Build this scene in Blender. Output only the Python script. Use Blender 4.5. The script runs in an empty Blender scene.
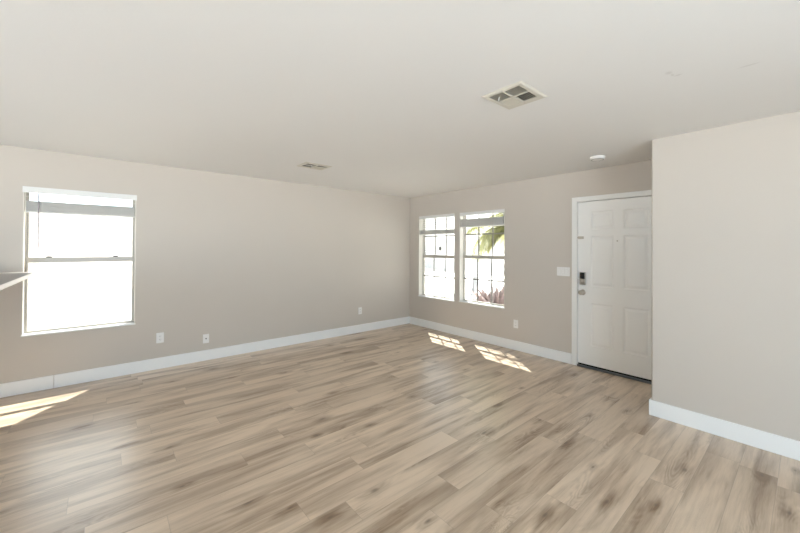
import bpy, bmesh, math, random
from mathutils import Vector, Matrix
random.seed(7)
C = bpy.context.scene.collection
S = bpy.context.scene
PI = math.pi

# ------------------------------------------------------------------ camera
F_PX, YAW, PITCH, ROLL, SY, EZ = 349.554, 0.866365, 0.0076912, 0.00564446, -21.435, 1.46633
cyw, syw = math.cos(YAW), math.sin(YAW)
fwd, rgt, upv = Vector((cyw, syw, 0)), Vector((syw, -cyw, 0)), Vector((0, 0, 1))
Fv = fwd * math.cos(PITCH) + upv * math.sin(PITCH)
Uv = upv * math.cos(PITCH) - fwd * math.sin(PITCH)
Rv = rgt * math.cos(ROLL) + Uv * math.sin(ROLL)
U2 = Uv * math.cos(ROLL) - rgt * math.sin(ROLL)
cam_d = bpy.data.cameras.new('camera')
cam = bpy.data.objects.new('camera', cam_d)
C.objects.link(cam)
cam.matrix_world = Matrix(((Rv.x, U2.x, -Fv.x, 0), (Rv.y, U2.y, -Fv.y, 0), (Rv.z, U2.z, -Fv.z, EZ), (0, 0, 0, 1)))
cam_d.sensor_width = 36.0
cam_d.lens = 36.0 * F_PX / 800
cam_d.shift_y = SY / 800
cam_d.clip_start = 0.05
cam_d.clip_end = 200
S.camera = cam

# ------------------------------------------------------------------ world, sun, added fill lights, exposure
world = bpy.data.worlds.new('world'); S.world = world
world.use_nodes = True
bg = world.node_tree.nodes['Background']
bg.inputs[0].default_value = (0.84, 0.92, 1.0, 1)
bg.inputs[1].default_value = 3.6
sd = bpy.data.lights.new('sun', 'SUN'); sd.energy = 34; sd.angle = 0.0093; sd.color = (1, 0.975, 0.94)
sun = bpy.data.objects.new('sun', sd); C.objects.link(sun)
sun.rotation_euler = Vector((-0.405, -0.49, -1)).to_track_quat('-Z', 'Y').to_euler()
sun.location = (12, 14, 20)
def area(name, loc, direction, sx, sy, power, col=(1, 1, 1)):
    d = bpy.data.lights.new(name, 'AREA'); d.shape = 'RECTANGLE'; d.size = sx; d.size_y = sy; d.energy = power; d.color = col
    o = bpy.data.objects.new(name, d); C.objects.link(o); o.location = loc
    o.rotation_euler = Vector(direction).to_track_quat('-Z', 'Y').to_euler()
    return o
area('rear_fill', (0.0, -2.95, 1.1), (0, 1, 0.05), 3.2, 2.0, 165, (0.52, 0.77, 1.0))  # unseen fill lamp added behind the camera to brighten the room
area('left_fill', (-4.15, 1.5, 1.35), (1, 0, 0.05), 3.4, 1.5, 85, (0.52, 0.77, 1.0))  # second added fill, out of view left, lifts door wall and partition
S.view_settings.view_transform = 'Standard'
S.view_settings.look = 'None'
S.view_settings.exposure = -0.19
S.view_settings.gamma = 1.0
S.view_settings.use_curve_mapping = False
S.cycles.max_bounces = 10
S.cycles.diffuse_bounces = 6
S.cycles.transparent_max_bounces = 16
S.cycles.caustics_reflective = False
S.cycles.caustics_refractive = False
S.cycles.sample_clamp_indirect = 6

# ------------------------------------------------------------------ materials
def mat(name, col, rough=0.5, metal=0.0, bump=0.0, bscale=200, var=0.0, spec=0.5):
    m = bpy.data.materials.new(name); m.use_nodes = True
    nt = m.node_tree; b = nt.nodes['Principled BSDF']
    b.inputs['Base Color'].default_value = (*col, 1)
    b.inputs['Roughness'].default_value = rough
    b.inputs['Metallic'].default_value = metal
    b.inputs['Specular IOR Level'].default_value = spec
    tc = nt.nodes.new('ShaderNodeTexCoord')
    if bump:
        n = nt.nodes.new('ShaderNodeTexNoise'); n.inputs['Scale'].default_value = bscale; n.inputs['Detail'].default_value = 3
        nt.links.new(tc.outputs['Object'], n.inputs['Vector'])
        bp = nt.nodes.new('ShaderNodeBump'); bp.inputs['Strength'].default_value = bump; bp.inputs['Distance'].default_value = 0.002
        nt.links.new(n.outputs['Fac'], bp.inputs['Height']); nt.links.new(bp.outputs['Normal'], b.inputs['Normal'])
    if var:
        n = nt.nodes.new('ShaderNodeTexNoise'); n.inputs['Scale'].default_value = 3; n.inputs['Detail'].default_value = 4
        nt.links.new(tc.outputs['Object'], n.inputs['Vector'])
        mx = nt.nodes.new('ShaderNodeMix'); mx.data_type = 'RGBA'
        mx.inputs['A'].default_value = (*[c * (1 - var) for c in col], 1)
        mx.inputs['B'].default_value = (*[min(1, c * (1 + var)) for c in col], 1)
        nt.links.new(n.outputs['Fac'], mx.inputs['Factor']); nt.links.new(mx.outputs['Result'], b.inputs['Base Color'])
    return m

M = {}
M['wall'] = mat('wall_paint', (0.60, 0.545, 0.482), 0.75, bump=0.25, bscale=90, var=0.012, spec=0.25)
M['trim'] = mat('white_trim_paint', (0.88, 0.88, 0.865), 0.35, var=0.01)
M['door'] = mat('door_paint', (0.92, 0.905, 0.87), 0.38, bump=0.05, bscale=60, var=0.01)
M['casing'] = mat('casing_paint', (0.87, 0.855, 0.82), 0.4, var=0.01)
M['vinyl'] = mat('window_vinyl', (0.50, 0.465, 0.41), 0.4, var=0.01)
M['wand'] = mat('wand_plastic', (0.28, 0.25, 0.27), 0.4, var=0.02)
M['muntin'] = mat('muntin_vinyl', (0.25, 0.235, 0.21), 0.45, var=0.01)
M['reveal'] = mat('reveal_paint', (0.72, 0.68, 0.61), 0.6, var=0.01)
M['slat'] = mat('blind_slat', (0.72, 0.70, 0.66), 0.45, var=0.02)
M['valance'] = mat('blind_valance', (0.80, 0.79, 0.76), 0.45, var=0.01)
M['plate'] = mat('white_plastic', (0.84, 0.82, 0.79), 0.35, var=0.01)
M['dark'] = mat('dark_slot', (0.04, 0.037, 0.033), 0.6, var=0.05)
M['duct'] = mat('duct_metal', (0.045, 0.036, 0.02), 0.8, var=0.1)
M['vent'] = mat('vent_enamel', (0.64, 0.60, 0.52), 0.45, var=0.01)
M['ventblade'] = mat('vent_blade_enamel', (0.58, 0.54, 0.45), 0.5, var=0.02)
M['nickel'] = mat('satin_nickel', (0.55, 0.50, 0.44), 0.28, metal=1, var=0.03)
M['black'] = mat('keypad_black', (0.015, 0.014, 0.013), 0.25, var=0.05)
M['thresh'] = mat('threshold_metal', (0.16, 0.165, 0.17), 0.45, metal=0.4, var=0.05)
M['counter'] = mat('countertop_laminate', (0.46, 0.385, 0.36), 0.35, var=0.04)
M['countertop'] = mat('countertop_surface', (0.30, 0.27, 0.245), 0.45, var=0.04)
M['stucco'] = mat('pale_stucco', (0.80, 0.78, 0.75), 0.9, bump=0.4, bscale=30, var=0.04)
M['ground'] = mat('pale_concrete', (0.78, 0.75, 0.71), 0.9, bump=0.3, bscale=20, var=0.08)
M['roofing'] = mat('roof_tile', (0.5, 0.45, 0.4), 0.9, var=0.1)
M['soffit'] = mat('soffit_paint', (0.7, 0.66, 0.6), 0.8, var=0.02)
M['palm'] = mat('palm_leaf', (0.30, 0.30, 0.14), 0.55, var=0.3)
M['trunk'] = mat('palm_trunk', (0.30, 0.24, 0.17), 0.9, bump=0.6, bscale=40, var=0.25)
M['pink'] = mat('red_leaf', (0.40, 0.32, 0.32), 0.7, var=0.3)
M['patio'] = mat('patio_frame', (0.12, 0.125, 0.14), 0.5, var=0.05)
M['garage'] = mat('garage_paint', (0.66, 0.66, 0.67), 0.7, var=0.03)

def node(nt, t, **k):
    n = nt.nodes.new(t)
    for a, v in k.items(): setattr(n, a, v)
    return n
def mth(nt, op, a, b=None, c=None, clamp=False):
    n = nt.nodes.new('ShaderNodeMath'); n.operation = op; n.use_clamp = clamp
    for i, v in enumerate((a, b, c)):
        if v is None: continue
        if isinstance(v, (int, float)): n.inputs[i].default_value = v
        else: nt.links.new(v, n.inputs[i])
    return n.outputs[0]
def mixc(nt, f, a, b, mode='MIX'):
    n = nt.nodes.new('ShaderNodeMix'); n.data_type = 'RGBA'; n.blend_type = mode
    for k, v in (('Factor', f), ('A', a), ('B', b)):
        if isinstance(v, tuple): n.inputs[k].default_value = (*v, 1)
        elif isinstance(v, (int, float)): n.inputs[k].default_value = v
        else: nt.links.new(v, n.inputs[k])
    return n.outputs['Result']
def sstep(nt, v, lo, hi):
    n = nt.nodes.new('ShaderNodeMapRange'); n.interpolation_type = 'SMOOTHSTEP'
    nt.links.new(v, n.inputs[0]); n.inputs[1].default_value = lo; n.inputs[2].default_value = hi
    return n.outputs[0]

def ceiling_material():
    m = mat('ceiling_paint', (0.81, 0.795, 0.775), 0.85, bump=0.3, bscale=70, spec=0.2)
    nt = m.node_tree; b = nt.nodes['Principled BSDF']
    g = node(nt, 'ShaderNodeNewGeometry')
    f = None
    # two small scuffs left by an old fitting
    for (x, y, sx, sy) in ((2.372, 0.508, 0.022, 0.018), (2.44, 0.48, 0.012, 0.02), (2.415, 0.50, 0.02, 0.008), (2.59, 0.21, 0.01, 0.045)):
        mp = node(nt, 'ShaderNodeMapping'); mp.vector_type = 'POINT'
        mp.inputs['Scale'].default_value = (1 / sx, 1 / sy, 0)
        mp.inputs['Location'].default_value = (-x / sx, -y / sy, 0)
        nt.links.new(g.outputs['Position'], mp.inputs['Vector'])
        L = node(nt, 'ShaderNodeVectorMath', operation='LENGTH'); nt.links.new(mp.outputs[0], L.inputs[0])
        s = mth(nt, 'SUBTRACT', 1.0, sstep(nt, L.outputs['Value'], 0.3, 1.3))
        f = s if f is None else mth(nt, 'MAXIMUM', f, s)
    col = mixc(nt, mth(nt, 'MULTIPLY', f, 0.45), (0.81, 0.795, 0.775), (0.60, 0.58, 0.55))
    nt.links.new(col, b.inputs['Base Color'])
    return m
M['ceiling'] = ceiling_material()

def glass_material():
    m = bpy.data.materials.new('window_glass'); m.use_nodes = True
    nt = m.node_tree; nt.nodes.clear()
    out = node(nt, 'ShaderNodeOutputMaterial'); mx = node(nt, 'ShaderNodeMixShader')
    tr = node(nt, 'ShaderNodeBsdfTransparent'); tr.inputs[0].default_value = (0.95, 0.97, 0.96, 1)
    gl = node(nt, 'ShaderNodeBsdfGlossy'); gl.inputs['Roughness'].default_value = 0.02
    fr = node(nt, 'ShaderNodeFresnel'); fr.inputs[0].default_value = 1.45
    nt.links.new(mth(nt, 'MULTIPLY', fr.outputs[0], 0.6), mx.inputs[0])
    nt.links.new(tr.outputs[0], mx.inputs[1]); nt.links.new(gl.outputs[0], mx.inputs[2]); nt.links.new(mx.outputs[0], out.inputs[0])
    return m
M['glass'] = glass_material()

def block_material():
    m = mat('painted_block', (0.8, 0.79, 0.77), 0.9, bump=0.3, bscale=60)
    nt = m.node_tree; b = nt.nodes['Principled BSDF']
    tc = node(nt, 'ShaderNodeTexCoord'); sp = node(nt, 'ShaderNodeSeparateXYZ'); cb = node(nt, 'ShaderNodeCombineXYZ')
    nt.links.new(tc.outputs['Object'], sp.inputs[0]); nt.links.new(sp.outputs['X'], cb.inputs['X']); nt.links.new(sp.outputs['Z'], cb.inputs['Y'])
    br = node(nt, 'ShaderNodeTexBrick'); br.inputs['Scale'].default_value = 1; br.inputs['Brick Width'].default_value = 0.4
    br.inputs['Row Height'].default_value = 0.2; br.inputs['Mortar Size'].default_value = 0.008
    br.inputs['Color1'].default_value = (0.82, 0.81, 0.79, 1); br.inputs['Color2'].default_value = (0.78, 0.77, 0.75, 1); br.inputs['Mortar'].default_value = (0.6, 0.59, 0.57, 1)
    nt.links.new(cb.outputs[0], br.inputs['Vector']); nt.links.new(br.outputs['Color'], b.inputs['Base Color'])
    return m
M['block'] = block_material()

def floor_material():
    m = bpy.data.materials.new('vinyl_plank_floor'); m.use_nodes = True
    nt = m.node_tree; b = nt.nodes['Principled BSDF']; L = nt.links
    uv = node(nt, 'ShaderNodeAttribute', attribute_name='plank_uv')     # metres along / across the plank, length
    rn = node(nt, 'ShaderNodeAttribute', attribute_name='plank_rand')
    kn = node(nt, 'ShaderNodeAttribute', attribute_name='plank_knot')   # where the knot sits (u, v) and its size
    su = node(nt, 'ShaderNodeSeparateXYZ'); L.new(uv.outputs['Vector'], su.inputs[0])
    sr = node(nt, 'ShaderNodeSeparateXYZ'); L.new(rn.outputs['Vector'], sr.inputs[0])
    sk = node(nt, 'ShaderNodeSeparateXYZ'); L.new(kn.outputs['Vector'], sk.inputs[0])
    u, v, ln = su.outputs; r1, r2, r3 = sr.outputs; ku, kv, ks = sk.outputs
    def noise(su_, sv_, seed, detail=3, rough=0.55, dist=0.0):
        cb = node(nt, 'ShaderNodeCombineXYZ')
        L.new(mth(nt, 'MULTIPLY', u, su_), cb.inputs[0]); L.new(mth(nt, 'MULTIPLY', v, sv_), cb.inputs[1])
        L.new(mth(nt, 'MULTIPLY_ADD', seed, 91.7, 3.1), cb.inputs[2])
        n = node(nt, 'ShaderNodeTexNoise'); n.inputs['Scale'].default_value = 1; n.inputs['Detail'].default_value = detail
        n.inputs['Roughness'].default_value = rough; n.inputs['Distortion'].default_value = dist
        L.new(cb.outputs[0], n.inputs['Vector']); return n.outputs['Fac']
    # distance to the knot, stretched along the grain
    du = mth(nt, 'SUBTRACT', u, ku); dv = mth(nt, 'SUBTRACT', v, kv)
    wn = noise(7, 26, r2, 2)
    wob = mth(nt, 'MULTIPLY_ADD', wn, 1.3, 0.35)
    dk = mth(nt, 'SQRT', mth(nt, 'ADD', mth(nt, 'POWER', mth(nt, 'DIVIDE', mth(nt, 'ABSOLUTE', du), 0.046), 2.0),
                                       mth(nt, 'POWER', mth(nt, 'DIVIDE', mth(nt, 'ABSOLUTE', dv), 0.019), 2.0)))
    dk = mth(nt, 'MULTIPLY', mth(nt, 'DIVIDE', dk, ks), wob)
    core = mth(nt, 'SUBTRACT', 1.0, sstep(nt, dk, 0.10, 0.85))
    halo = mth(nt, 'SUBTRACT', 1.0, sstep(nt, dk, 0.5, 3.4))
    broad = noise(1.15, 9, r1, 3, 0.5, 0.3)          # wide soft streaks
    mid = noise(2.4, 46, r2, 4, 0.6, 0.3)
    fine = noise(10, 240, r3, 3, 0.65)
    contour = noise(1.3, 6.5, r3, 1, 0.4, 0.1)       # cathedral figure
    figure = mth(nt, 'ADD', mth(nt, 'MULTIPLY', contour, 110.0), mth(nt, 'MULTIPLY', dk, 1.2))
    ring = mth(nt, 'MULTIPLY_ADD', mth(nt, 'SINE', mth(nt, 'ADD', figure, mth(nt, 'MULTIPLY', mid, 4.0))), 0.5, 0.5)
    ringmask = mth(nt, 'MAXIMUM', sstep(nt, noise(2.0, 8, r2, 2), 0.50, 0.66), mth(nt, 'MULTIPLY', halo, 0.8))
    t = mth(nt, 'MULTIPLY', sstep(nt, broad, 0.38, 0.68), 0.54)
    t = mth(nt, 'ADD', t, mth(nt, 'MULTIPLY', sstep(nt, mid, 0.42, 0.78), 0.24))
    t = mth(nt, 'ADD', t, mth(nt, 'MULTIPLY', mth(nt, 'MULTIPLY', ring, ringmask), 0.24))
    t = mth(nt, 'ADD', t, mth(nt, 'MULTIPLY', halo, 0.32))
    t = mth(nt, 'ADD', t, mth(nt, 'MULTIPLY', mth(nt, 'SUBTRACT', fine, 0.5), 0.34))
    t = mth(nt, 'ADD', t, mth(nt, 'MULTIPLY', mth(nt, 'SUBTRACT', r1, 0.38), 0.26), clamp=True)
    col = mixc(nt, t, (0.73, 0.58, 0.43), (0.17, 0.09, 0.036))
    col = mixc(nt, mth(nt, 'MULTIPLY', r2, 0.22), col, (0.55, 0.42, 0.305))
    col = mixc(nt, mth(nt, 'MULTIPLY', core, 0.7), col, (0.13, 0.08, 0.045))
    # bevel line round each plank
    e1 = mth(nt, 'MINIMUM', v, mth(nt, 'SUBTRACT', 0.178, v)); e2 = mth(nt, 'MINIMUM', u, mth(nt, 'SUBTRACT', ln, u))
    e = mth(nt, 'SUBTRACT', 1.0, sstep(nt, mth(nt, 'MINIMUM', e1, e2), 0.0006, 0.0026))
    col = mixc(nt, mth(nt, 'MULTIPLY', e, 0.30), col, (0.17, 0.125, 0.09))
    L.new(col, b.inputs['Base Color'])
    L.new(mth(nt, 'MULTIPLY_ADD', t, 0.06, 0.33), b.inputs['Roughness'])
    b.inputs['Specular IOR Level'].default_value = 1.0
    b.inputs['Coat Weight'].default_value = 0.45; b.inputs['Coat Roughness'].default_value = 0.26
    h = mth(nt, 'SUBTRACT', mth(nt, 'MULTIPLY', fine, 0.3), e)
    bp = node(nt, 'ShaderNodeBump'); bp.inputs['Strength'].default_value = 0.25; bp.inputs['Distance'].default_value = 0.001
    L.new(h, bp.inputs['Height']); L.new(bp.outputs['Normal'], b.inputs['Normal'])
    return m
M['floor'] = floor_material()

# ------------------------------------------------------------------ helpers
def obj(name, bm, m, parent=None, loc=None, bevel=0, seg=2, smooth=False):
    me = bpy.data.meshes.new(name)
    bmesh.ops.recalc_face_normals(bm, faces=bm.faces)
    bm.to_mesh(me); bm.free()
    me.materials.append(m)
    if smooth:
        for p in me.polygons: p.use_smooth = True
    o = bpy.data.objects.new(name, me); C.objects.link(o)
    if parent: o.parent = parent
    if loc is not None: o.location = loc
    if bevel:
        bv = o.modifiers.new('bevel', 'BEVEL'); bv.width = bevel; bv.segments = seg; bv.limit_method = 'ANGLE'; bv.harden_normals = False
    return o
def box(bm, x0, x1, y0, y1, z0, z1, rot=None, at=None):
    vs = [Vector((x, y, z)) for x in (x0, x1) for y in (y0, y1) for z in (z0, z1)]
    if rot is not None:
        c = Vector(at) if at is not None else Vector(((x0 + x1) / 2, (y0 + y1) / 2, (z0 + z1) / 2))
        vs = [rot @ (p - c) + c for p in vs]
    v = [bm.verts.new(p) for p in vs]
    for f in ((0, 1, 3, 2), (4, 6, 7, 5), (0, 4, 5, 1), (2, 3, 7, 6), (0, 2, 6, 4), (1, 5, 7, 3)):
        bm.faces.new([v[i] for i in f])
def nb(*a):
    bm = bmesh.new()
    for b_ in a: box(bm, *b_)
    return bm
def tube(bm, pts, r, n=8, cap=True):
    pts = [Vector(p) for p in pts]; rings = []
    rr = r if isinstance(r, (list, tuple)) else [r] * len(pts)
    for i, p in enumerate(pts):
        d = (pts[min(i + 1, len(pts) - 1)] - pts[max(i - 1, 0)]).normalized()
        a = d.orthogonal().normalized() if abs(d.z) > 0.9 else d.cross(Vector((0, 0, 1))).normalized()
        if abs(d.z) > 0.9: a = (Vector((1, 0, 0)) - d * d.x).normalized()
        b_ = d.cross(a)
        rings.append([bm.verts.new(p + (a * math.cos(2 * PI * k / n) + b_ * math.sin(2 * PI * k / n)) * rr[i]) for k in range(n)])
    for i in range(len(rings) - 1):
        for k in range(n):
            bm.faces.new((rings[i][k], rings[i][(k + 1) % n], rings[i + 1][(k + 1) % n], rings[i + 1][k]))
    if cap:
        bm.faces.new(rings[0][::-1]); bm.faces.new(rings[-1])
def lathe(bm, prof, axis='Y', n=24, at=(0, 0, 0)):
    """prof: (radius, distance along axis)"""
    at = Vector(at); rings = []
    for r, h in prof:
        ring = []
        for k in range(n):
            a = 2 * PI * k / n; c, s = math.cos(a) * max(r, 1e-5), math.sin(a) * max(r, 1e-5)
            p = Vector((c, h, s)) if axis == 'Y' else (Vector((c, s, h)) if axis == 'Z' else Vector((h, c, s)))
            ring.append(bm.verts.new(at + p))
        rings.append(ring)
    for i in range(len(rings) - 1):
        for k in range(n): bm.faces.new((rings[i][k], rings[i][(k + 1) % n], rings[i + 1][(k + 1) % n], rings[i + 1][k]))
    bm.faces.new(rings[0]); bm.faces.new(rings[-1])
def struct(o): o['kind'] = 'structure'; return o
def tag(o, label, cat, group=None, kind=None):
    o['label'] = label; o['category'] = cat
    if group: o['group'] = group
    if kind: o['kind'] = kind
    return o
def empty(name, loc, rz=0):
    o = bpy.data.objects.new(name, None); C.objects.link(o); o.location = loc; o.rotation_euler = (0, 0, rz)
    o.empty_display_size = 0.1
    return o
def slab(axes, urange, vrange, w0, w1, holes):
    """a slab with rectangular holes; axes = which world axis u, v and the thickness run along"""
    us = sorted({*urange, *[h[0] for h in holes], *[h[1] for h in holes]})
    vs = sorted({*vrange, *[h[2] for h in holes], *[h[3] for h in holes]})
    def solid(i, j):
        if i < 0 or j < 0 or i >= len(us) - 1 or j >= len(vs) - 1: return False
        cu, cv = (us[i] + us[i + 1]) / 2, (vs[j] + vs[j + 1]) / 2
        return not any(h[0] < cu < h[1] and h[2] < cv < h[3] for h in holes)
    bm = bmesh.new(); cache = {}
    def V(i, j, k):
        if (i, j, k) not in cache:
            p = [0, 0, 0]; p[axes[0]] = us[i]; p[axes[1]] = vs[j]; p[axes[2]] = (w0, w1)[k]
            cache[(i, j, k)] = bm.verts.new(p)
        return cache[(i, j, k)]
    for i in range(len(us) - 1):
        for j in range(len(vs) - 1):
            if not solid(i, j): continue
            for k in (0, 1): bm.faces.new((V(i, j, k), V(i + 1, j, k), V(i + 1, j + 1, k), V(i, j + 1, k)))
            for di, dj, a, b_ in ((-1, 0, (i, j), (i, j + 1)), (1, 0, (i + 1, j), (i + 1, j + 1)), (0, -1, (i, j), (i + 1, j)), (0, 1, (i, j + 1), (i + 1, j + 1))):
                if not solid(i + di, j + dj): bm.faces.new((V(*a, 0), V(*b_, 0), V(*b_, 1), V(*a, 1)))
    return bm

# ------------------------------------------------------------------ room shell
YB, XD, XP, YP, H = 5.0646, 4.5554, 3.7155, 0.9227, 2.44
XW, YR, T = -3.6, -2.5, 0.16
WB = (-0.607, 0.291, 0.567, 2.055)       # back window opening x0,x1,z0,z1
W1 = (3.93, 4.81, 0.560, 2.062)          # corner window opening y0,y1,z0,z1
W2 = (2.955, 3.82, 0.572, 2.060)
DR = (0.985, 1.908, 0.0, 2.056)          # door opening
VENTS = [(2.0, 1.23), (1.925, 3.86)]
VW, VD = 0.32, 0.285

struct(obj('wall_back', slab((0, 2, 1), (XW - T, XD), (0, H), YB, YB + T, [WB]), M['wall']))
struct(obj('wall_right', slab((1, 2, 0), (YR, YB + T), (0, H), XD, XD + T, [W1, W2, DR]), M['wall']))
pb = bmesh.new(); box(pb, XP, XD, YR, YP, 0, H)
ed = [e for e in pb.edges if all(abs(v.co.x - XP) < 1e-5 and abs(v.co.y - YP) < 1e-5 for v in e.verts)]
bmesh.ops.bevel(pb, geom=ed, offset=0.016, segments=5, affect='EDGES', profile=0.5)
struct(obj('wall_partition', pb, M['wall']))
struct(obj('wall_left', slab((1, 2, 0), (YR, YB + T), (0, H), XW - T, XW, [(-0.2, 3.2, 0.6, 2.1)]), M['wall']))
struct(obj('wall_rear', slab((0, 2, 1), (XW, XD), (0, H), YR - T, YR, [(-1.6, 1.6, 0.0, 2.1)]), M['wall']))
vh = [(x - a / 2 + .03, x + a / 2 - .03, y - b / 2 + .03, y + b / 2 - .03) for (x, y), (a, b) in zip(VENTS, ((VW, VD), (.34, .27)))]
struct(obj('ceiling', slab((0, 1, 2), (XW - T, XD + T), (YR - T, YB + T), H, H + 0.03, vh), M['ceiling']))
# roof deck with its eaves
struct(obj('trim_roof', slab((0, 1, 2), (XW - T - .6, 4.88), (YR - T - .6, 5.42), 2.475, 2.62, vh), M['soffit']))

# floor: a mesh of planks laid along the back wall, 178 mm wide, 1.22 m long
PW, PL, PY0 = 0.178, 1.22, 0.142
ends = {4: 2.035, 3: 2.963, 2: 2.68, 7: 1.66, 6: 1.41, 9: 0.86, 10: 1.33, 5: 2.90, 1: 3.35, 0: 2.1, 8: 2.3}
knots_xy = []
def px_floor(px, py):
    x, y = (px - 400) / F_PX, -(py - (266.5 + SY)) / F_PX
    d = Fv + Rv * x + U2 * y
    t = -EZ / d.z
    return d.x * t, d.y * t
for px, py in ((566, 443), (593, 467), (607, 502), (656, 505), (685, 470), (762, 475), (789, 513), (375, 490), (290, 508), (540, 420), (484, 433), (590, 416), (627, 411), (498, 405), (548, 466), (170, 447), (428, 521), (248, 503), (545, 515), (612, 466)):
    knots_xy.append(px_floor(px, py))
frng = random.Random(11)
fb = bmesh.new()
luv = fb.loops.layers.float_vector.new('plank_uv'); lrn = fb.loops.layers.float_vector.new('plank_rand'); lkn = fb.loops.layers.float_vector.new('plank_knot')
x_lo, x_hi, y_lo, y_hi = XW, XD + T, YR, YB
row = math.floor((y_lo - PY0) / PW)
while PY0 + row * PW < y_hi:
    ra = PY0 + row * PW; rb = ra + PW
    x = ends.get(row, frng.uniform(0, PL))
    while x > x_lo: x -= PL
    while x < x_hi:
        a, b_ = x, x + PL
        fx0, fx1, fy0, fy1 = max(a, x_lo), min(b_, x_hi), max(ra, y_lo), min(rb, y_hi)
        r = (frng.random(), frng.random(), frng.random())
        k = [q for q in knots_xy if a < q[0] < b_ and ra < q[1] < rb]
        if k: kk = (k[0][0] - a, k[0][1] - ra, frng.uniform(0.65, 1.15))
        elif frng.random() < 0.5: kk = (frng.uniform(0.1, 1.1), frng.uniform(0.03, 0.15), frng.uniform(0.5, 1.0))
        else: kk = (9.0, 9.0, 1.0)
        f = fb.faces.new([fb.verts.new((xx, yy, 0)) for xx, yy in ((fx0, fy0), (fx1, fy0), (fx1, fy1), (fx0, fy1))])
        for l in f.loops:
            l[luv] = (l.vert.co.x - a, l.vert.co.y - ra, PL); l[lrn] = r; l[lkn] = kk
        x += PL
    row += 1
fo = struct(obj('floor', fb, M['floor']))
random.seed(21)

# baseboards: 133 mm flat stock
def base(name, b, seam=None):
    bm = bmesh.new()
    for q in b: box(bm, *q)
    return struct(obj(name, bm, M['trim'], bevel=0.003, seg=2))
BT, BH = 0.014, 0.134
base('baseboard_back', [(-0.80, -0.3745, YB - BT, YB, 0, BH), (-0.3710, XD - BT, YB - BT, YB, 0, BH)])
base('baseboard_right', [(XD - BT, XD, 1.975, YB, 0, BH)])
base('baseboard_partition', [(XP - BT, XP, YR, YP + BT, 0, BH), (XP, XD - 0.015, YP, YP + BT, 0, BH)])

# ------------------------------------------------------------------ windows (local: x right, y outward, z up; origin bottom centre of the opening)
def window(n, loc, rz, w, h, grid):
    r = struct(empty('window_%d' % n, loc, rz))
    hw = w / 2
    # white lining of the recess and a thin sill lip
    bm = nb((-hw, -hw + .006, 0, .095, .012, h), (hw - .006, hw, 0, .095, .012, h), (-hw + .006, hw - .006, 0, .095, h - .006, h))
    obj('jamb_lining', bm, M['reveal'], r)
    obj('window_sill', nb((-hw - .004, hw + .004, -.008, .095, -.004, .010)), M['trim'], r, bevel=.002)
    fw = .014; FD0 = .095
    bm = nb((-hw, -hw + fw, FD0, .157, 0, h), (hw - fw, hw, FD0, .157, 0, h), (-hw + fw, hw - fw, FD0, .157, 0, .014), (-hw + fw, hw - fw, FD0, .157, h - fw, h))
    obj('window_frame', bm, M['vinyl'], r, bevel=.002)
    mz = 0.758          # meeting rail height above the sill
    a = hw - fw
    def sash(y, z0, z1, name, mid, BR, TR):
        sw = .014
        bm = nb((-a, -a + sw, y, y + .025, z0, z1), (a - sw, a, y, y + .025, z0, z1), (-a + sw, a - sw, y, y + .025, z0, z0 + BR), (-a + sw, a - sw, y, y + .025, z1 - TR, z1))
        s = obj(name, bm, M['vinyl'], r, bevel=.002)
        obj('pane', nb((-a + sw, a - sw, y + .010, y + .014, z0 + BR, z1 - TR)), M['glass'], s)
        if grid:
            bm = bmesh.new(); gw = .011; gi = a - sw
            for q in (-1, 1): box(bm, q * gi / 3 - gw, q * gi / 3 + gw, y + .002, y + .0095, z0 + BR, z1 - TR)
            for i_ in range(3):
                xs = (-gi, -gi / 3 - gw) if i_ == 0 else ((-gi / 3 + gw, gi / 3 - gw) if i_ == 1 else (gi / 3 + gw, gi))
                box(bm, xs[0], xs[1], y + .002, y + .0095, mid - gw, mid + gw)
            obj('muntin_grid', bm, M['muntin'], s)
        return s
    lo = sash(.098, .014, mz + .020, 'lower_sash', .385, .016, .055)
    up = sash(.126, mz - .020, h - fw, 'upper_sash', 1.125, .036, .020)
    if not grid:
        for q in (-.27, .27): obj('sash_lock', nb((q - .022, q + .022, .092, .118, mz + .020, mz + .032)), M['dark'], lo, bevel=.002)
    return r
RZD = -PI / 2
window(1, ((WB[0] + WB[1]) / 2, YB, WB[2]), 0, WB[1] - WB[0], WB[3] - WB[2], False)
window(2, (XD, (W1[0] + W1[1]) / 2, W1[2]), RZD, W1[1] - W1[0], W1[3] - W1[2], True)
window(3, (XD, (W2[0] + W2[1]) / 2, W2[2]), RZD, W2[1] - W2[0], W2[3] - W2[2], True)

# ------------------------------------------------------------------ entry door
dw = DR[1] - DR[0]; dc = (DR[0] + DR[1]) / 2
door = struct(empty('door_1', (XD, dc, 0), RZD))      # local x runs towards -y, y outward
hw = dw / 2; DH = DR[3]
# jamb and casing
obj('door_jamb', nb((-hw, -hw + .002, -.0, .16, .0, DH), (hw - .002, hw, 0, .16, 0, DH), (-hw + .002, hw - .002, 0, .16, DH - .002, DH)), M['casing'], door)
cm = nb((-hw - .064, -hw, -.016, 0, 0, DH + .057), (hw, hw + .045, -.016, 0, 0, DH + .057), (-hw, hw, -.016, 0, DH, DH + .057))
obj('door_casing', cm, M['casing'], door, bevel=.003)
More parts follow.
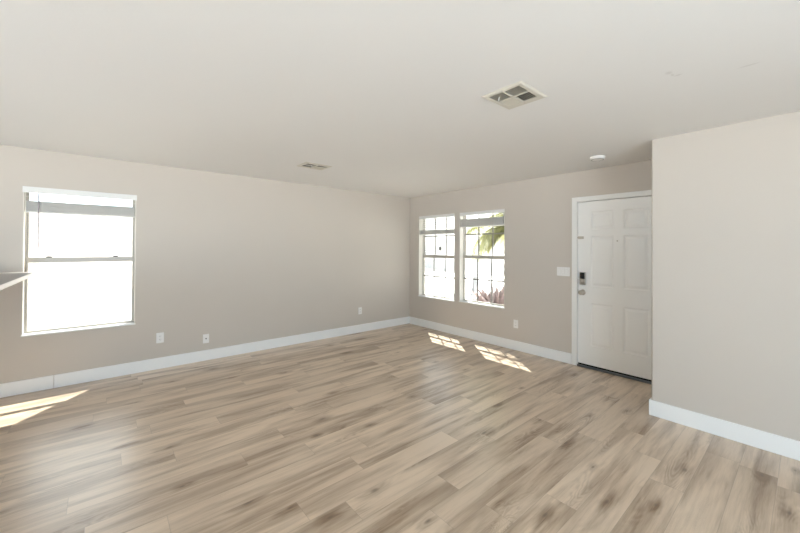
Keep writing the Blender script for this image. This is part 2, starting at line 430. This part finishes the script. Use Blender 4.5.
# slab with six raised panels
D0 = .012
def panel_slab(x0, x1, z0, z1, yf, yb, panels):
    bm = bmesh.new()
    xs = sorted({x0, x1, *[p[0] for p in panels], *[p[1] for p in panels]}); zs = sorted({z0, z1, *[p[2] for p in panels], *[p[3] for p in panels]})
    vc = {}
    def V(x, y, z):
        k = (round(x, 5), round(y, 5), round(z, 5))
        if k not in vc: vc[k] = bm.verts.new((x, y, z))
        return vc[k]
    for i in range(len(xs) - 1):
        for j in range(len(zs) - 1):
            a, b_, c, d = xs[i], xs[i + 1], zs[j], zs[j + 1]
            if any(p[0] < (a + b_) / 2 < p[1] and p[2] < (c + d) / 2 < p[3] for p in panels): continue
            bm.faces.new((V(a, yf, c), V(b_, yf, c), V(b_, yf, d), V(a, yf, d)))
    for (a, b_, c, d) in panels:
        steps = [(0, 0), (.009, .008), (.020, .009), (.046, .001), (.048, .001)]
        prev = None
        for ins, dep in steps:
            cur = [V(a + ins, yf + dep, c + ins), V(b_ - ins, yf + dep, c + ins), V(b_ - ins, yf + dep, d - ins), V(a + ins, yf + dep, d - ins)]
            if prev:
                for k in range(4): bm.faces.new((prev[k], prev[(k + 1) % 4], cur[(k + 1) % 4], cur[k]))
            prev = cur
        bm.faces.new(prev)
    # sides and back
    A = [(x0, z0), (x1, z0), (x1, z1), (x0, z1)]
    bk = [bm.verts.new((x, yb, z)) for x, z in A]
    bm.faces.new(bk[::-1])
    for k in range(4):
        (xa, za), (xb, zb) = A[k], A[(k + 1) % 4]
        if za == zb: line = [V(x, yf, za) for x in (xs if xb > xa else xs[::-1])]
        else: line = [V(xa, yf, z) for z in (zs if zb > za else zs[::-1])]
        bm.faces.new(line + [bk[(k + 1) % 4], bk[k]])
    return bm
sx0, sx1 = -hw + .005, hw - .005
px_ = [(dc - 1.755, dc - 1.505), (dc - 1.400, dc - 1.150)]
pz_ = [(.275, .800), (1.005, 1.625), (1.700, 1.925)]
slabm = panel_slab(sx0, sx1, .040, DH - .008, D0, D0 + .044, [(a, b_, c, d) for a, b_ in px_ for c, d in pz_])
obj('door_slab', slabm, M['door'], door)
bm = bmesh.new(); lathe(bm, [(.008, D0 + .002), (.008, D0 - .003), (.005, D0 - .004)], 'Y', 14, (dc - 1.463, 0, 1.560))
obj('peephole', bm, M['nickel'], door)
def lx(y): return dc - y
# keypad deadbolt
pl = obj('deadbolt', nb((lx(1.880), lx(1.808), D0 - .022, D0, 1.018, 1.176)), M['nickel'], door, bevel=.006, seg=3)
obj('keypad', nb((lx(1.880) + .007, lx(1.808) - .007, D0 - .026, D0 - .0215, 1.092, 1.170)), M['black'], pl, bevel=.002)
bm = bmesh.new(); lathe(bm, [(.027, D0 - .022), (.027, D0 - .030), (.022, D0 - .035), (.012, D0 - .036)], 'Y', 28, (lx(1.848), 0, 1.055))
obj('thumb_rose', bm, M['nickel'], pl, smooth=False)
obj('thumb_turn', nb((lx(1.848) - .018, lx(1.848) + .018, D0 - .052, D0 - .036, 1.049, 1.061)), M['nickel'], pl, bevel=.003)
# knob
bm = bmesh.new(); lathe(bm, [(.034, D0), (.034, D0 - .006), (.028, D0 - .012), (.013, D0 - .016), (.012, D0 - .036), (.022, D0 - .044), (.029, D0 - .056), (.0285, D0 - .066), (.020, D0 - .074), (.004, D0 - .076)], 'Y', 32, (lx(1.846), 0, .925))
obj('door_knob', bm, M['nickel'], door, smooth=True)
# strike edges and the small security latch
obj('latch_plate', nb((sx0 - .0035, sx0 + .001, D0 - .003, D0 + .02, .895, .955), (sx0 - .0035, sx0 + .001, D0 - .003, D0 + .02, 1.030, 1.085)), M['nickel'], door)
lt = obj('security_latch', nb((lx(1.903), lx(1.835), D0 - .010, D0, 1.590, 1.622)), M['nickel'], door, bevel=.003)
obj('latch_bar', nb((lx(1.915), lx(1.86), D0 - .020, D0 - .010, 1.600, 1.612)), M['nickel'], lt, bevel=.002)
obj('door_sweep', nb((sx0, sx1, D0 + .002, D0 + .04, .022, .040)), M['black'], door)
obj('weather_strip', nb((-hw + .002, -hw + .016, D0 + .045, D0 + .075, .021, DH - .002), (hw - .016, hw - .002, D0 + .045, D0 + .075, .021, DH - .002), (-hw + .016, hw - .016, D0 + .045, D0 + .075, DH - .022, DH - .002)), M['duct'], door)
obj('threshold', nb((-hw + .003, hw - .003, -.018, .16, 0, .021)), M['thresh'], door, bevel=.005)

# ------------------------------------------------------------------ blinds
def blind(loc, rz, w, label, stack, free, y0=.004, valw=None, wand=None):
    """stack: (z0, z1) of the gathered slats; free: heights of slats still hanging; z relative to floor"""
    r = empty('window_blind', (loc[0], loc[1], 0), rz)
    tag(r, label, 'blind', 'raised horizontal blinds in the windows')
    top = loc[2]; hw = w / 2 - .010
    obj('headrail', nb((-hw, hw, y0 + .008, y0 + .058, top - .050, top - .008)), M['slat'], r)
    vw = valw or hw
    obj('valance', nb((-vw, vw, y0 - .006 if not valw else -.014, y0 + .004 if not valw else -.004, top - .058, top - (.008 if not valw else -.002))), M['valance'], r, bevel=.002)
    n = int((stack[1] - stack[0] - .018) / .0052)
    proto = None
    def slat(z, tilt=0.0, dy=0.0):
        nonlocal proto
        if proto is None:
            bm = bmesh.new()
            P = [(-.024, -.0012), (-.012, .0004), (0, .001), (.012, .0004), (.024, -.0012)]
            vs = []
            for x in (-hw + .004, hw - .004):
                vs.append([bm.verts.new((x, y, zz)) for y, zz in P] + [bm.verts.new((x, y, zz - .0026)) for y, zz in P[::-1]])
            m_ = len(vs[0])
            for k in range(m_): bm.faces.new((vs[0][k], vs[0][(k + 1) % m_], vs[1][(k + 1) % m_], vs[1][k]))
            bm.faces.new(vs[0]); bm.faces.new(vs[1][::-1])
            o = obj('slat', bm, M['slat'], r); proto = o
        else:
            o = proto.copy(); C.objects.link(o); o.parent = r
        o.location = (0, y0 + .033 + dy, z); o.rotation_euler = (tilt, 0, 0)
    for i in range(n): slat(stack[0] + .020 + i * .0052, random.uniform(-.02, .02), random.uniform(-.0015, .0015))
    for z in free: slat(z, 0.05)
    obj('bottom_rail', nb((-hw + .004, hw - .004, y0 + .009, y0 + .057, stack[0], stack[0] + .015)), M['slat'], r, bevel=.002)
    for x in (-hw * .72, hw * .72):
        bm = bmesh.new(); tube(bm, [(x, y0 + .0085, stack[0] + .015), (x, y0 + .0085, top - .05)], .0011, 6)
        obj('lift_cord', bm, M['valance'], r)
    if wand is not None:
        bm = bmesh.new(); tube(bm, [(wand[0], y0 + .002, top - .058), (wand[0], y0 + .002, wand[1])], .0045, 6)
        obj('tilt_wand', bm, M['wand'], r)
    return r
cb_ = (WB[0] + WB[1]) / 2
blind((cb_, YB, WB[3]), 0, WB[1] - WB[0], 'white blind pulled up over the wide window left of the long wall', (1.800, 1.925), [1.965], valw=(WB[1] - WB[0]) / 2 + .004, wand=(-.50 - cb_, 1.36))
blind((XD, (W1[0] + W1[1]) / 2, W1[2] + 1.502), RZD, W1[1] - W1[0], 'white blind in the window nearest the room corner, a few slats hanging open', (1.712, 1.800), [1.832, 1.870, 1.908, 1.946, 1.984])
blind((XD, (W2[0] + W2[1]) / 2, W2[3]), RZD, W2[1] - W2[0], 'white blind gathered up tight in the gridded window nearer the door', (1.812, 1.950), [], wand=(.405, 1.84))

# ------------------------------------------------------------------ wall plates (local: -y faces the room)
def plate(name, loc, rz, w, h, label, cat, group, kind):
    r = empty(name, loc, rz); tag(r, label, cat, group)
    obj('cover_plate', nb((-w / 2, w / 2, -.007, 0, -h / 2, h / 2)), M['plate'], r, bevel=.003, seg=3)
    if kind == 'outlet':
        for q in (-1, 1):
            bm = bmesh.new(); box(bm, -.0165, .0165, -.0088, -.0068, q * .0195 - .0145, q * .0195 + .0145)
            s = obj('socket', bm, M['plate'], r, bevel=.0008)
            obj('slot', nb((-.008, -.0055, -.0094, -.0087, q * .0195 - .002, q * .0195 + .007), (.0055, .008, -.0094, -.0087, q * .0195 - .002, q * .0195 + .007), (-.002, .002, -.0094, -.0087, q * .0195 - .010, q * .0195 - .006)), M['dark'], s)
    elif kind == 'coax':
        bm = bmesh.new(); lathe(bm, [(.0085, -.007), (.0085, -.010), (.0055, -.010), (.0055, -.018), (.002, -.018)], 'Y', 6)
        obj('coax_jack', bm, M['dark'], r)
    elif kind == 'switch':
        for q in (-1, 0, 1):
            s = obj('rocker', nb((q * .046 - .0165, q * .046 + .0165, -.0098, -.0066, -.033, .033)), M['plate'], r, bevel=.0012)
            obj('rocker_gap', nb((q * .046 - .0175, q * .046 + .0175, -.0074, -.0069, -.034, .034)), M['vinyl'], s)
    return r
G = 'white electrical plates on the walls'
plate('wall_outlet', (.533, YB, .370), 0, .076, .122, 'white outlet low on the long wall, nearest to the wide window', 'outlet', G, 'outlet')
plate('coax_plate', (1.025, YB, .280), 0, .070, .115, 'small white cable jack plate with dark centre, just above the baseboard', 'outlet', G, 'coax')
plate('wall_outlet', (3.402, YB, .371), 0, .072, .118, 'white outlet on the long wall close to the room corner', 'outlet', G, 'outlet')
plate('wall_outlet', (XD, 2.765, .376), RZD, .072, .118, 'white outlet low on the wall between the gridded windows and the door', 'outlet', G, 'outlet')
plate('light_switch', (XD, 2.083, 1.170), RZD, .165, .114, 'white triple rocker switch plate beside the front door casing', 'switch', G, 'switch')

# ------------------------------------------------------------------ ceiling vents
def vent(cx, cy, label, VW, VD, rz, ty):
    r = empty('ceiling_vent', (cx, cy, H), rz); tag(r, label, 'vent', 'square air vents in the ceiling')
    hx, hy = VW / 2, VD / 2
    ox0, ox1, oy0, oy1 = -hx + .034, hx - .062, -hy + .036, hy - .036
    xm, ym = (ox0 + ox1) / 2, (oy0 + oy1) / 2; g = .007
    quads = [(ox0, xm - g, oy0, ym - g), (xm + g, ox1, oy0, ym - g), (ox0, xm - g, ym + g, oy1), (xm + g, ox1, ym + g, oy1)]
    bm = slab((0, 1, 2), (-hx + .014, hx - .014), (-hy + .014, hy - .014), -.008, -.002, quads)
    # sloping rim
    o = [(-hx, -hy), (hx, -hy), (hx, hy), (-hx, hy)]; i_ = [(-hx + .014, -hy + .014), (hx - .014, -hy + .014), (hx - .014, hy - .014), (-hx + .014, hy - .014)]
    vo = [bm.verts.new((x, y, 0)) for x, y in o]; vi = [bm.verts.new((x, y, -.008)) for x, y in i_]
    for k in range(4): bm.faces.new((vo[k], vo[(k + 1) % 4], vi[(k + 1) % 4], vi[k]))
    obj('vent_frame', bm, M['vent'], r)
    for qi, (a, b_, c, d) in enumerate(quads):
        bm = bmesh.new()
        # near quads blow along y, far ones along x
        n = 6
        if qi in (1, 3):
            tilt = .60 if qi == 1 else -.68
            for k in range(n + 1):
                y = c + (k + .5) * (d - c) / (n + 1)
                box(bm, a, b_, y - .008, y + .008, -.0045, -.0035, Matrix.Rotation(tilt, 3, 'X'))
        else:
            for k in range(n + 1):
                x = a + (k + .5) * (b_ - a) / (n + 1)
                box(bm, x - .008, x + .008, c, d, -.0045, -.0035, Matrix.Rotation(ty, 3, 'Y'))
        obj('louver', bm, M['ventblade'], r)
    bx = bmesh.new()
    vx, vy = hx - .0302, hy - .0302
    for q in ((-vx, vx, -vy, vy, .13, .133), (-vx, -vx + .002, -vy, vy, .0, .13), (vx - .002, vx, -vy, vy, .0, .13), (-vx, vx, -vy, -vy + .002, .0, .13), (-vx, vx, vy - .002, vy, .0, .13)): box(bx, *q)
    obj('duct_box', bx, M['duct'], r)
    bm = bmesh.new(); tube(bm, [(ox0 + .05, ym + .06, -.006), (ox0 + .043, ym + .062, -.03)], .0028, 8)
    obj('damper_lever', bm, M['plate'], r)
    for (x, y) in ((hx - .035, 0.0), (-hx + .018, 0.0)):
        bm = bmesh.new(); lathe(bm, [(.006, -.0075), (.006, -.0095), (.003, -.0105)], 'Z', 12, (x, y, 0)); obj('screw', bm, M['vinyl'], r)
vent(2.0, 1.23, 'large looking ceiling vent overhead, nearest to the viewer', VW, VD, 0, -.85)
vent(1.925, 3.86, 'ceiling vent far back, near the long wall', .27, .34, PI / 2, -.27)
bm = bmesh.new(); lathe(bm, [(.072, 0), (.072, -.012), (.064, -.026), (.050, -.032), (.010, -.033)], 'Z', 36, (0, 0, 0))
sm = obj('smoke_detector', bm, M['plate'], loc=(3.985, 1.465, H)); tag(sm, 'small round white smoke detector on the ceiling near the front door', 'smoke detector')
bm = bmesh.new(); lathe(bm, [(.058, -.0295), (.056, -.0315), (.052, -.0300)], 'Z', 36); obj('vent_ring', bm, M['dark'], sm)

# ------------------------------------------------------------------ bar counter and its half wall at the left edge
bm = bmesh.new()
ZC, TC = 1.206, .034
outline = [(-1.12, 1.0), (-.508, 1.0)]
rc = .10
for k in range(9):
    a = k / 8 * PI / 2; outline.append((-.508 - rc + rc * math.cos(a), YB - .025 - rc + rc * math.sin(a)))
outline += [(-1.12, YB - .025)]
vb = [bm.verts.new((x, y, ZC - TC)) for x, y in outline]; vt = [bm.verts.new((x, y, ZC)) for x, y in outline]
bm.faces.new(vb[::-1]); bm.faces.new(vt)
for k in range(len(outline)): bm.faces.new((vb[k], vb[(k + 1) % len(outline)], vt[(k + 1) % len(outline)], vt[k]))
ct = obj('bar_countertop', bm, M['counter'], bevel=.003, seg=2)
tag(ct, 'beige bar countertop poking in at the left edge in front of the wide window', 'countertop')
def shrink(p, c=(-.8, 3.0), d=.004): return (p[0] - d if p[0] > -.8 else p[0] + d, p[1] - d if p[1] > 3 else p[1] + d)
bm = bmesh.new(); ol = [shrink(q) for q in outline]
vb = [bm.verts.new((x, y, ZC + .0001)) for x, y in ol]; vt = [bm.verts.new((x, y, ZC + .0016)) for x, y in ol]
bm.faces.new(vb[::-1]); bm.faces.new(vt)
for k in range(len(ol)): bm.faces.new((vb[k], vb[(k + 1) % len(ol)], vt[(k + 1) % len(ol)], vt[k]))
sf = obj('counter_surface', bm, M['countertop'], ct); sf['label'] = 'darker taupe laminate top surface'
hwl = struct(obj('wall_half', nb((-1.02, -.88, 1.02, YB, 0, ZC - TC - .001)), M['wall']))

# ------------------------------------------------------------------ outside
gr = obj('ground', nb((-40, 60, -40, 60, -.22, -.12)), M['ground']); gr['kind'] = 'structure'
struct(obj('trim_foundation', nb((XW - T, XD + T, YR - T, YB + T, -.12, -.001)), M['stucco']))
bw = obj('block_wall', nb((-9, 4.2, 8.2, 8.4, -.12, 2.1)), M['block'])
tag(bw, 'white painted block wall outside the wide left window', 'wall')
cap = obj('wall_cap', nb((-9, 4.2, 8.17, 8.43, 2.1, 2.16)), M['stucco'], bw)
# pale house over the street
hs = empty('house', (19, 15, -.12)); tag(hs, 'pale house across the street seen through the gridded windows', 'house')
obj('house_wall', slab((1, 2, 0), (-8, 9), (0, 4.4), 0, .3, [(3.6, 6.6, 0, 2.6)]), M['stucco'], hs)
gd = bmesh.new()
for k in range(4): box(gd, .12, .16, 3.6, 6.6, k * .65 + .012, k * .65 + .638)
obj('garage_door', gd, M['garage'], hs)
obj('parapet', nb((-.12, .42, -8.1, 9.1, 4.4, 4.6)), M['garage'], hs)
lb = bmesh.new(); lathe(lb, [(.05, 0), (.09, .04), (.11, .24), (.04, .30)], 'Z', 12, (-.14, 2.65, 1.38)); box(lb, -.14, 0, 2.63, 2.67, 1.66, 1.70)
obj('wall_lamp', lb, M['black'], hs)

# palm
def at_px(px, py, X):
    x, y = (px - 400) / F_PX, -(py - (266.5 + SY)) / F_PX
    d = Fv + Rv * x + U2 * y
    t = X / d.x
    return Vector((0, 0, EZ)) + d * t
pc = at_px(509, 228, 7.0)
palm = empty('palm_tree', (pc.x, pc.y, -.12)); tag(palm, 'yellow green palm tree outside the gridded window nearer the door', 'palm tree')
ht = pc.z + .12
bm = bmesh.new()
N = 26
tube(bm, [(0.02 * math.sin(i * .5), 0.02 * math.cos(i * .4), ht * i / N) for i in range(N + 1)], [.11 + (.018 if i % 2 else 0) - .03 * i / N for i in range(N + 1)], 12)
obj('trunk', bm, M['trunk'], palm)
def frond(az, el, ln, droop):
    bm = bmesh.new()
    d0 = Vector((math.cos(az), math.sin(az), 0)); pts = []
    p = Vector((0, 0, ht)); n = 16; e = el
    for i in range(n + 1):
        pts.append(p.copy()); p = p + (d0 * math.cos(e) + Vector((0, 0, math.sin(e)))) * (ln / n); e -= droop / n
    tube(bm, pts, [.014 * (1 - .8 * i / n) for i in range(n + 1)], 6)
    for i in range(2, n * 2 + 1):
        f = i / 2; k = min(int(f), n - 1); q = pts[k].lerp(pts[k + 1], f - k); dr = (pts[k + 1] - pts[k]).normalized()
        side = dr.cross(Vector((0, 0, 1))).normalized(); L = .42 * math.sin(PI * min(1, .15 + .8 * f / n)) + .06
        for s in (-1, 1):
            tip = q + side * s * L * .75 + dr * L * .55 + Vector((0, 0, -L * .35 - random.uniform(0, .05)))
            m_ = (q + tip) / 2 + Vector((0, 0, .03)); w = dr * .017; up_ = Vector((0, 0, .002))
            a = [bm.verts.new(q - w * .5), bm.verts.new(m_ - w), bm.verts.new(tip), bm.verts.new(m_ + w), bm.verts.new(q + w * .5)]
            bm.faces.new(a)
    return obj('frond', bm, M['palm'], palm)
for k in range(15):
    frond(k * 2 * PI / 15 + random.uniform(-.15, .15), random.uniform(.1, 1.0), random.uniform(1.25, 1.6), random.uniform(1.3, 2.2))

for f_ in ((3.44, 1.0, 2.2, .7), (3.30, .95, 2.1, .6), (2.4, .1, .9, 1.6), (2.6, -.1, .8, 1.4), (2.2, .2, 1.0, 2.0)): frond(*f_)

# reddish tufted shrub
sp = at_px(494, 300, 6.1)
sb = bmesh.new()
for k in range(420):
    az = random.uniform(0, 2 * PI); el = math.acos(random.uniform(.05, 1)); L = random.uniform(.42, .62)
    d = Vector((math.cos(az) * math.sin(el), math.sin(az) * math.sin(el), math.cos(el)))
    s = d.cross(Vector((0, 0, 1))).normalized() * .009
    b0 = Vector((0, 0, .05)) + d * .06; m_ = b0 + d * L * .55 + Vector((0, 0, .05)); tp = b0 + d * L - Vector((0, 0, .10 * math.sin(el)))
    sb.faces.new([sb.verts.new(b0 - s), sb.verts.new(m_ - s * 1.2), sb.verts.new(tp), sb.verts.new(m_ + s * 1.2), sb.verts.new(b0 + s)])
shr = obj('red_shrub', sb, M['pink'], loc=(sp.x, sp.y, -.12)); shr.scale = (1.05, 1.05, 1.5)
tag(shr, 'low pinkish red tufted shrub outside the gridded window nearer the door', 'shrub')

# patio chair
cp = at_px(465, 292, 6.9)
ch = empty('patio_chair', (cp.x, cp.y, -.12), math.radians(200)); tag(ch, 'pale metal patio chair outside, behind the left panes of the window nearer the door', 'chair')
obj('seat', nb((-.24, .24, -.24, .24, .42, .445)), M['patio'], ch, bevel=.01)
for (x, y) in ((-.22, -.22), (.22, -.22), (-.22, .22), (.22, .22)):
    bm = bmesh.new(); tube(bm, [(x * 1.08, y * 1.08, 0), (x, y, .425)], .013, 8); obj('leg', bm, M['patio'], ch)
bm = bmesh.new()
arc = [(-.22, .23, .43)] + [(-.22 * math.cos(a), .27, .70 + .24 * math.sin(a)) for a in [i * PI / 12 for i in range(13)]] + [(.22, .23, .43)]
tube(bm, arc, .013, 8)
for x in (-.13, -.045, .045, .13): tube(bm, [(x, .235, .44), (x, .27, .70 + .235 * math.sqrt(1 - (x / .22) ** 2))], .008, 6)
box(bm, -.17, .17, .262, .272, .50, .88)
obj('backrest', bm, M['patio'], ch)
